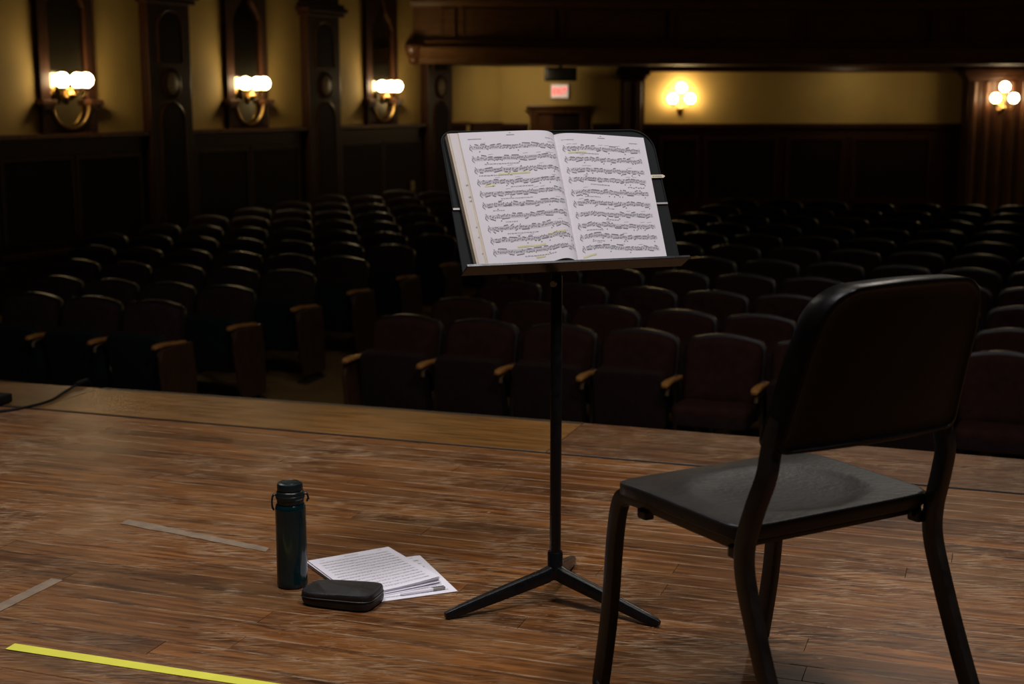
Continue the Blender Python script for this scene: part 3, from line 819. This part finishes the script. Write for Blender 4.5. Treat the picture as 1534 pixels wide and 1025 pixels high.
def printed(seed, uv, hf, parent, rev, eps=.0005):
    """ink as thin pieces lying on the curved page"""
    rr = random.Random(seed)
    ink, pen, hl = MB(), MB(), MB()
    PWD, PHT = .225, .335
    def P(x, y):                                     # x 0..1 left to right, y 0..1 top to bottom of the page
        s = 1 - x if rev else x
        return Vector(bl(*uv(min(max(s, .001), .999), 1 - y), hf(min(max(s, 0), 1)) + eps))
    def quad(B, pts): 
        k = len(B.v); B.v += [tuple(P(*p)) for p in pts]; B.f.append([k + i for i in range(len(pts))])
    def strip(B, x0, y0, x1, y1, th, n=1):
        for i in range(n):
            a, c = i/n, (i+1)/n
            xa, ya, xb, yb = lerp(x0, x1, a), lerp(y0, y1, a), lerp(x0, x1, c), lerp(y0, y1, c)
            quad(B, [(xa, ya + th/2), (xb, yb + th/2), (xb, yb - th/2), (xa, ya - th/2)])
    x0, x1 = (.075, .975) if rev else (.055, .93)
    stl = .0062                                      # gap between staff lines, share of page height
    for i in range(10):
        yc = .118 + i * .0865
        if rev and i > 2: yc += .004
        if not rev and i == 3: yc -= .012
        for k in range(5): strip(pen, x0, yc + (k - 2)*stl, x1, yc + (k - 2)*stl, .0012, 14)
        # clef, key signature, bar lines
        for k in range(7): 
            a = k / 6; strip(ink, x0 + .008 + .012*math.sin(a*7), yc - .024 + .048*a, x0 + .008 + .012*math.sin((a+.16)*7), yc - .024 + .048*(a + .16), .0045)
        strip(ink, x0 + .02, yc - .010, x0 + .03, yc + .012, .006)
        strip(ink, x0, yc, x0 + .0015, yc, stl * 4)
        x = x0 + .05; nb = 0
        while x < x1 - .015:
            g = rr.choice((2, 3, 4, 4, 6)); ys = yc + rr.uniform(-1.8, 1.8)*stl; up_ = ys > yc
            st = -.022 if up_ else .022
            xs = []
            for q in range(g):
                if x > x1 - .012: break
                yy = ys + rr.uniform(-1, 1)*stl*1.2
                quad(ink, [(x - .0052, yy), (x - .0025, yy - .0038), (x + .004, yy - .0034), (x + .0056, yy), (x + .003, yy + .0038), (x - .004, yy + .0034)])
                sx = x + (.0045 if up_ else -.0045)
                strip(ink, sx - .0007, yy + st/2, sx + .0007, yy + st/2, abs(st))
                xs.append((sx, yy + st)); x += rr.uniform(.0125, .019)
            if len(xs) > 1: strip(ink, xs[0][0], xs[0][1], xs[-1][0], xs[-1][1], .0052, 3)
            if rr.random() < .35:
                strip(ink, x + .001, yc, x + .0025, yc, stl * 4); x += .010
            if rr.random() < .22:                      # slurs and marks outside the staff
                strip(pen, x - .05, yc - .030, x, yc - .033, .002, 4)
            if rr.random() < .2:
                strip(ink, x - .02, yc + .032, x - .008, yc + .030, .006)
        # text-like marks under or over some staves
        if rr.random() < .75:
            xx = rr.uniform(x0 + .03, x0 + .35)
            for q in range(rr.randint(4, 14)):
                w_ = rr.uniform(.008, .03); strip(pen, xx, yc + .041, xx + w_, yc + .041 + rr.uniform(-.002, .002), .0055); xx += w_ + .006
                if xx > x1 - .05: break
    # heading marks
    strip(pen, .46, .028, .54, .028, .005); strip(pen, .49, .012, .505, .012, .005)
    strip(pen, x0 + .0, .052, x0 + .13, .052, .004, 2); strip(pen, x1 - .12, .056, x1 - .02, .056, .004, 2)
    for (a, c, w_) in ([(.30, .325, .32), (.68, .795, .2), (.33, .87, .30), (.50, .955, .10), (.14, .41, .1)] if rev else [(.10, .155, .20), (.05, .955, .14)]):
        strip(hl, a, c, a + w_, c - .004, .013, 5)
    if not rev:                                        # pencilled word over the fifth staff
        xx = .70
        for q in range(7): strip(ink, xx, .42 - (q % 2)*.006, xx + .022, .414 + (q % 3)*.004, .004); xx += .029
    ink.build('printed_notes', M['ink'], parent, kind='stuff')
    pen.build('printed_staves', M['pencil_grey'], parent, kind='stuff')
    hl.build('highlighter_marks', M['highlighter'], parent, kind='stuff')
printed(3, lambda s, t: left_uv(s, t, .010*s), hL, lp, True)
printed(8, right_uv, hR, rp, False)
# scraps of notation on the strip of the page underneath, left of the top page
b = MB()
for v in (.205, .175, .165, .10, .075, .035):
    for q in range(3):
        u0 = -.214 - .020*(v/.34) - .0085 + q * .003
        k = len(b.v); hh = hL(.985) - .0024 + .0006
        b.v += [tuple(bl(u0, v, hh)), tuple(bl(u0 + .0018, v, hh)), tuple(bl(u0 + .0018, v + .004 + q*.001, hh)), tuple(bl(u0, v + .004, hh))]; b.f.append([k, k+1, k+2, k+3])
b.build('printed_notes', M['ink'], bk, kind='stuff')

bm_ = thing('bookmark', 'narrow cream bookmark sticking out from the right page', 'bookmark', tuple(desk(.25, .228, .004)))
b = MB(); o = [(-.022, -.0042), (.022, -.0042), (.027, -.001), (.027, .001), (.022, .0042), (-.022, .0042)]
b.rings([[DU*x + DV*y + DN3*h_ for x, y in o] for h_ in (-.0004, .0004)]); b.build('strip', M['bookmark'], bm_)
b = MB()
for q in range(5):
    b.box((0, 0, 0), (.0035, .003, .0004), Matrix.Translation(DU*(-.004 + q*.005) + DN3*.0008) @ Matrix(((DU.x, DV.x, DN3.x, 0), (DU.y, DV.y, DN3.y, 0), (DU.z, DV.z, DN3.z, 0), (0, 0, 0, 1))))
b.build('scribble', M['pencil_grey'], bm_, kind='stuff')

# ------------------------------------------------------------------ chair
CH_A = math.atan2(.505, .863)
ch = thing('orchestra_chair', 'black plastic orchestra chair on steel legs, facing the music stand', 'chair', (.510, 2.648, 0), CH_A)
# seat: dished shell with a rolled edge
def seat_out(a):
    c, s = math.cos(a), math.sin(a); n = 11.0 if math.sin(a) < 0 else 8.0
    r = 1.0 / ((abs(c) / .243)**n + (abs(s) / .206)**n)**(1/n)
    return r * c, r * s + .013
NA = 72
def seat_z(x, y):
    d2 = (x / .175)**2 + ((y + .015) / .150)**2
    z = .455 - .012 * max(0, 1 - d2)**.55 if d2 < 1 else .455
    if y > .10: z -= .9 * (y - .10)**2
    return z
rings = []
for k in (.02, .15, .3, .42, .52, .6, .66, .71, .75, .79, .83, .88, .93, .965, .985):
    rings.append([(x*k, y*k, seat_z(x*k, y*k)) for x, y in (seat_out(2*PI*i/NA) for i in range(NA))])
for k, dz in ((.996, -.002), (1.0, -.006), (1.0, -.024), (.985, -.027), (.965, -.024), (.95, -.012), (.5, -.022), (.02, -.026)):
    rings.append([(x*k, y*k, seat_z(x*.985, y*.985) + dz if k > .9 else .43 + dz*.3) for x, y in (seat_out(2*PI*i/NA) for i in range(NA))])
MB().rings(rings).build('seat', M['chair_seat'], ch, smooth=50)
# backrest shell
def by0(z): return -.200 - .27 * (z - .6)
def bhw(z): return .214 - .072 * (z - .6)
bo = []
z0, z1, rt, rb = .596, .893, .078, .022
def corner(cx, cz, r, a0): return [(cx + r*math.cos(R(a0 + 90*i/7)), cz + r*math.sin(R(a0 + 90*i/7))) for i in range(8)]
bo += corner(bhw(z1) - rt, z1 - rt, rt, 0)
bo += [( (bhw(z1) - rt) * (1 - 2*i/6), z1 + .004 * math.sin(PI*i/6)) for i in range(1, 6)]
bo += corner(-bhw(z1) + rt, z1 - rt, rt, 90)
bo += [(-bhw(z1 - rt - i*.045), z1 - rt - i*.045) for i in range(1, 5)]
bo += corner(-bhw(z0) + rb, z0 + rb, rb, 180)
bo += [((bhw(z0) - rb) * (-1 + 2*i/6), z0) for i in range(1, 6)]
bo += corner(bhw(z0) - rb, z0 + rb, rb, 270)
bo += [(bhw(z0 + rb + i*.045), z0 + rb + i*.045) for i in range(1, 5)]
CZ = .745
def bring(k, dy, ins=0.0):
    out = []
    for x, z in bo:
        L = math.hypot(x, z - CZ); kk = max(.0, k - ins / L)
        X, Z = x * kk, CZ + (z - CZ) * kk
        out.append((X, by0(Z) - .022 * (1 - (X / .225)**2) + dy, Z))
    return out
rg = [bring(k, 0) for k in (.02, .3, .6, .85)] + [bring(1, .006, .008), bring(1, .005, .002), bring(1, .002, 0), bring(1, -.047, 0), bring(1, -.0495, .0015), bring(1, -.0505, .004), bring(1, -.0505, .009), bring(1, -.048, .011), bring(1, -.046, .016)] + [bring(k, -.045) for k in (.8, .6, .4, .02)]
MB().rings(rg).build('backrest', M['chair_plastic'], ch, smooth=45)
tube = rrect(.025, .036, .006, 2)
def smooth_path(pts, n=6):
    pts = [Vector(p) for p in pts]; out = []
    for i in range(len(pts) - 1):
        a, b_, c, d = pts[max(i-1, 0)], pts[i], pts[i+1], pts[min(i+2, len(pts)-1)]
        for k in range(n):
            t = k / n
            out.append(.5 * ((2*b_) + (c-a)*t + (2*a-5*b_+4*c-d)*t*t + (-a+3*b_-3*c+d)*t**3))
    return out + [pts[-1]]
for s in (-1, 1):
    x = s * .2315
    rear = smooth_path([(x, -.352, .012), (x, -.279, .165), (x, -.226, .29), (x, -.198, .372), (x, -.197, .43), (x*.98, -.214, .495), (x*.94, -.230, .555), (x*.89, -.228, .605), (x*.85, -.236, .66)])
    l1 = MB().sweep(rear, tube, hint=(1, 0, 0)).build('leg', M['chair_tube'], ch, smooth=40)
    MB().lathe([(.006, 0), (.017, 0), (.018, .016), (.012, .022)], 14, (x, -.357, 0)).build('foot_cap', M['black_metal'], l1, smooth=40)
    x = s * .214
    fx, fy = (-.243, .232) if s < 0 else (.215, .270)
    front = smooth_path([(fx, fy, .012), ((fx*.45 + x*.55), fy*.45 + .223*.55, .16), (x, .230, .31), (x, .216, .385), (x, .195, .414), (x, .15, .4215), (x, .0, .4215), (x, -.17, .4215)])
    l2 = MB().sweep(front, tube, hint=(1, 0, 0)).build('leg', M['chair_tube'], ch, smooth=40)
    MB().lathe([(.006, 0), (.017, 0), (.018, .016), (.012, .022)], 14, (fx, fy, 0)).build('foot_cap', M['black_metal'], l2, smooth=40)
    MB().box((s * .222, .115, .400), (.022, .030, .020)).build('seat_bracket', M['black_metal'], ch, bevel=.005)
    MB().box((s * .222, -.165, .404), (.026, .030, .024)).build('seat_bracket', M['black_metal'], ch, bevel=.005)
for y in (.13, -.15):
    MB().sweep([(-.225, y, .412), (.225, y, .412)], rrect(.016, .02, .004, 2), hint=(0, 0, 1)).build('crossbar', M['chair_tube'], ch, smooth=40)

# ------------------------------------------------------------------ bottle
bt = thing('water_bottle', 'dark teal cylindrical water bottle standing left of the papers', 'bottle', (-.548, 3.345, 0), R(10))
MB().lathe([(.030, 0), (.0365, .002), (.0385, .006), (.0385, .012), (.0378, .016), (.0378, .198), (.0372, .205), (.0345, .211), (.0320, .213), (.0318, .214)], 40).build('body', M['bottle'], bt, smooth=40)
cap = MB().lathe([(.0315, .213), (.0335, .2145), (.0335, .243), (.0322, .2445), (.0300, .246), (.0302, .2465), (.0318, .248), (.0318, .258), (.0300, .264), (.0235, .266), (.0220, .2645), (.0200, .2645), (.0190, .266), (.004, .2665)], 40).build('lid', M['bottle_lid'], bt, smooth=40)
MB().lathe([(.0345, .225), (.0360, .227), (.0360, .233), (.0345, .235)], 32).build('strap_ring', M['bottle_lid'], cap, smooth=40)
for s, h_ in ((-1, .030), (1, .012)):
    MB().sweep(smooth_path([(s*.033, 0, .2365), (s*.041, -.002, .235), (s*.0445, -.003, .222), (s*.044, -.003, .236 - h_), (s*.0405, -.002, .228 - h_)]), rrect(.010, .0045, .0015, 1), hint=(0, 1, 0)).build('strap_loop', M['bottle_lid'], bt, smooth=40)

# ------------------------------------------------------------------ papers, pen, pouch
def flat_print(B, w, l, n, seed, z):
    rr = random.Random(seed)
    for i in range(n):
        y = l/2 - .035 - (l - .06) * i / (n - 1)
        for k in range(4): B.box((0, y - .0022*k, z), (w * .84, .0004, .0001))
        x = -w * .42
        while x < w * .42:
            q = rr.uniform(.002, .006); B.box((x, y - .0033 + rr.uniform(-.002, .002), z), (q, rr.uniform(.0018, .0042), .0001)); x += q + rr.uniform(.002, .005)
    B.box((0, l/2 - .016, z), (.04, .003, .0001)); B.box((w*.36, l/2 - .014, z), (.012, .002, .0001)); B.box((-w*.36, l/2 - .02, z), (.014, .002, .0001))
def page(w, l, z, th, curl, dx=0, dy=0, rot=0, cx=1):
    b = MB(); ca, sa = math.cos(rot), math.sin(rot)
    def f_(a, c, top):
        x, y = (a - .5)*w, (c - .5)*l
        zz = z + curl * max(0, a*cx - .15)**2 * max(0, 1 - c) + (th if top else 0)
        return (dx + ca*x - sa*y, dy + sa*x + ca*y, zz)
    b.grid(lambda a, c: f_(a, c, True), 8, 8); b.grid(lambda a, c: f_(a, c, False), 8, 8, True)
    for g in (lambda k, t: f_(k, 0, t), lambda k, t: f_(k, 1, t), lambda k, t: f_(0, k, t), lambda k, t: f_(1, k, t)):
        b.grid(lambda a, c, g=g: g(a, c > .5), 8, 1)
    return b, f_
sh = thing('music_sheet', 'single printed sheet half under the paper stack, its right corner bare', 'paper', (-.292, 3.392, 0.0006), R(22))
b, _ = page(.222, .295, 0, .0010, 0); pg = b.build('sheet', M['white_paper'], sh, smooth=40)
b = MB(); flat_print(b, .222, .295, 10, 5, .0012); b.build('printed_notes', M['pencil_grey'], pg, kind='stuff')
sk = thing('sheet_music_stack', 'loose stack of printed white music sheets behind the black pouch', 'papers', (-.356, 3.420, .0022), R(30))
for i in range(7):
    top = i == 6
    b, f_ = page(.230, .302, .0016 * i, .0011, .0022 * i, dx=0 if top else rnd.uniform(-.004, .004), dy=0 if top else rnd.uniform(-.008, .003) , rot=0 if top else rnd.uniform(-.03, .03))
    pg = b.build('sheet', M['white_paper'], sk, smooth=40)
B = MB(); flat_print(B, .230, .302, 13, 9, 0)
B.v = [(x, y, .0096 + .0013 + .0132 * max(0, (x/.230 + .5) - .15)**2 * max(0, 1 - (y/.302 + .5)) + (z if z > 0 else 0)) for x, y, z in B.v]
B.build('printed_notes', M['pencil_grey'], pg, kind='stuff')
pn = thing('pen', 'slim pale pen lying on the near edge of the lower sheet', 'pen', (-.222, 3.284, .0062), math.atan2(.045, .10))
MB().sweep([(-.055, 0, 0), (-.048, 0, 0), (.03, 0, 0), (.052, 0, 0)], circ(.0042, 10), scales=[.35, 1, 1, .95]).build('barrel', M['white_paper'], pn, smooth=40)
MB().sweep([(.03, 0, 0), (.058, 0, 0), (.062, 0, 0)], circ(.0046, 10), scales=[1, 1, .6]).build('pen_cap', M['steel_edge'], pn, smooth=40)
MB().box((.042, 0, .0055), (.032, .0018, .0012)).build('pen_clip', M['steel_edge'], pn)

pc = thing('zip_pouch', 'small black zipped pouch lying in front of the papers', 'pouch', (-.408, 3.222, 0), R(-17))
def pring(kx, ky, z, n=56, e=5.5):
    out = []
    for i in range(n):
        a = 2*PI*i/n; c, s = math.cos(a), math.sin(a)
        r = 1 / (abs(c)**e + abs(s)**e)**(1/e)
        wob = 1 + .012*math.sin(3*a + z*80)
        tap = 1 - .10 * (c * r > 0) * 0
        X = .093*kx*r*c
        out.append((X*wob, .056*ky*r*s*wob*(.97 + .6*X), z * (.94 + 1.0*X)))
    return out
def topz(rg_, dz):
    return [(x, y, z + dz * math.sin(x*60)*.4 + .0025*math.cos(y*70 + x*30)) for x, y, z in rg_]
rg = [pring(.90, .86, .0), pring(.97, .96, .004), pring(1.0, 1.0, .012), pring(1.0, 1.0, .022), pring(.985, .985, .0235), pring(.985, .985, .0265), pring(1.0, 1.0, .028), pring(.995, .985, .036), pring(.975, .955, .040), pring(.955, .925, .0405), pring(.94, .90, .0395), pring(.90, .85, .0405)]
rg += [topz(pring(k, k*.94, .0420 + .003*(1-k)), .0016) for k in (.7, .45, .2, .02)]
body = MB().rings(rg).build('pouch_body', M['pouch'], pc, smooth=50)
zp = pring(.998, .998, .025); MB().sweep([Vector(p) for p in zp + zp[:1]], circ(.0016, 6), hint=(0, 0, 1)).build('zip', M['zip'], pc, smooth=True)
MB().sweep(smooth_path([(-.090, .012, .024), (-.102, .014, .026), (-.107, .012, .019), (-.101, .008, .013)]), rrect(.009, .004, .0015, 1), hint=(0, 1, 0)).build('pull_tab', M['pouch'], pc, smooth=True)

# ------------------------------------------------------------------ tape on the floor
def tape(label, quad, mat, cat='tape', h=.0009, jag=0.0, group=None):
    c = sum((Vector(q) for q in quad), Vector((0, 0))) / 4
    b = MB(); n = 14; rr = random.Random(int(c.x * 1000))
    q = [Vector(p) - c for p in quad]                 # q0-q3 start edge, q1-q2 end edge
    lo_, hi_ = [], []
    for i in range(n + 1):
        t = i / n; a = q[0].lerp(q[1], t); d = q[3].lerp(q[2], t); w_ = (d - a)
        lo_.append(a + w_ * rr.uniform(0, jag)); hi_.append(d - w_ * rr.uniform(0, jag))
    o = lo_ + hi_[::-1]
    b.rings([[(p.x, p.y, 0) for p in o], [(p.x, p.y, h) for p in o]])
    me = b.mesh('floor_tape', mat)
    ob = put('floor_tape', me, loc=(c.x, c.y, .0002)); return tag(ob, label, cat, group)
tape('bright yellow tape strip on the boards, bottom left', [(-1.118, 2.930), (-.40, 2.684), (-.395, 2.714), (-1.108, 2.962)], M['yellow_tape'])
tape('worn beige tape strip running up from the left frame edge', [(-1.262, 3.02), (-1.131, 3.378), (-1.166, 3.391), (-1.30, 3.04)], M['grey_tape'], jag=.06)
tape('worn beige tape strip lying along the boards left of the bottle', [(-1.122, 3.852), (-.66, 3.60), (-.655, 3.64), (-1.104, 3.90)], M['grey_tape'], jag=.14)

# ------------------------------------------------------------------ cable and box at the stage edge, left
cb = thing('cable', 'thin black cable crossing the wooden apron at the left', 'cable', (-1.84, 5.50, 0))
cpts = smooth_path([(-2.35, 5.22, .006), (-1.99, 5.285, .006), (-1.89, 5.38, .006), (-1.845, 5.49, .006), (-1.842, 5.62, .006), (-1.838, 5.76, .006), (-1.825, 5.835, .007), (-1.818, 5.875, .006), (-1.812, 5.905, -.03), (-1.81, 5.91, -.2), (-1.80, 5.92, -.6)], 4)
MB().sweep([p - Vector((-1.84, 5.50, 0)) for p in cpts], circ(.0052, 8)).build('cord', M['cable'], cb, smooth=True)
MB().sweep([(.004, .285, .009), (.014, .335, .009), (.022, .378, .008)], circ(.010, 10)).build('cable_sleeve', M['cable'], cb, smooth=True)
bx = thing('stage_box', 'low black box at the left frame edge on the stage', 'box', (-2.082, 5.44, 0), ST_ANG)
MB().box((0, 0, .021), (.15, .12, .036)).build('body', M['black_box'], bx, bevel=.008)
for s in (-1, 1): MB().box((s*.05, 0, .002), (.03, .1, .004)).build('foot', M['black_metal'], bx)
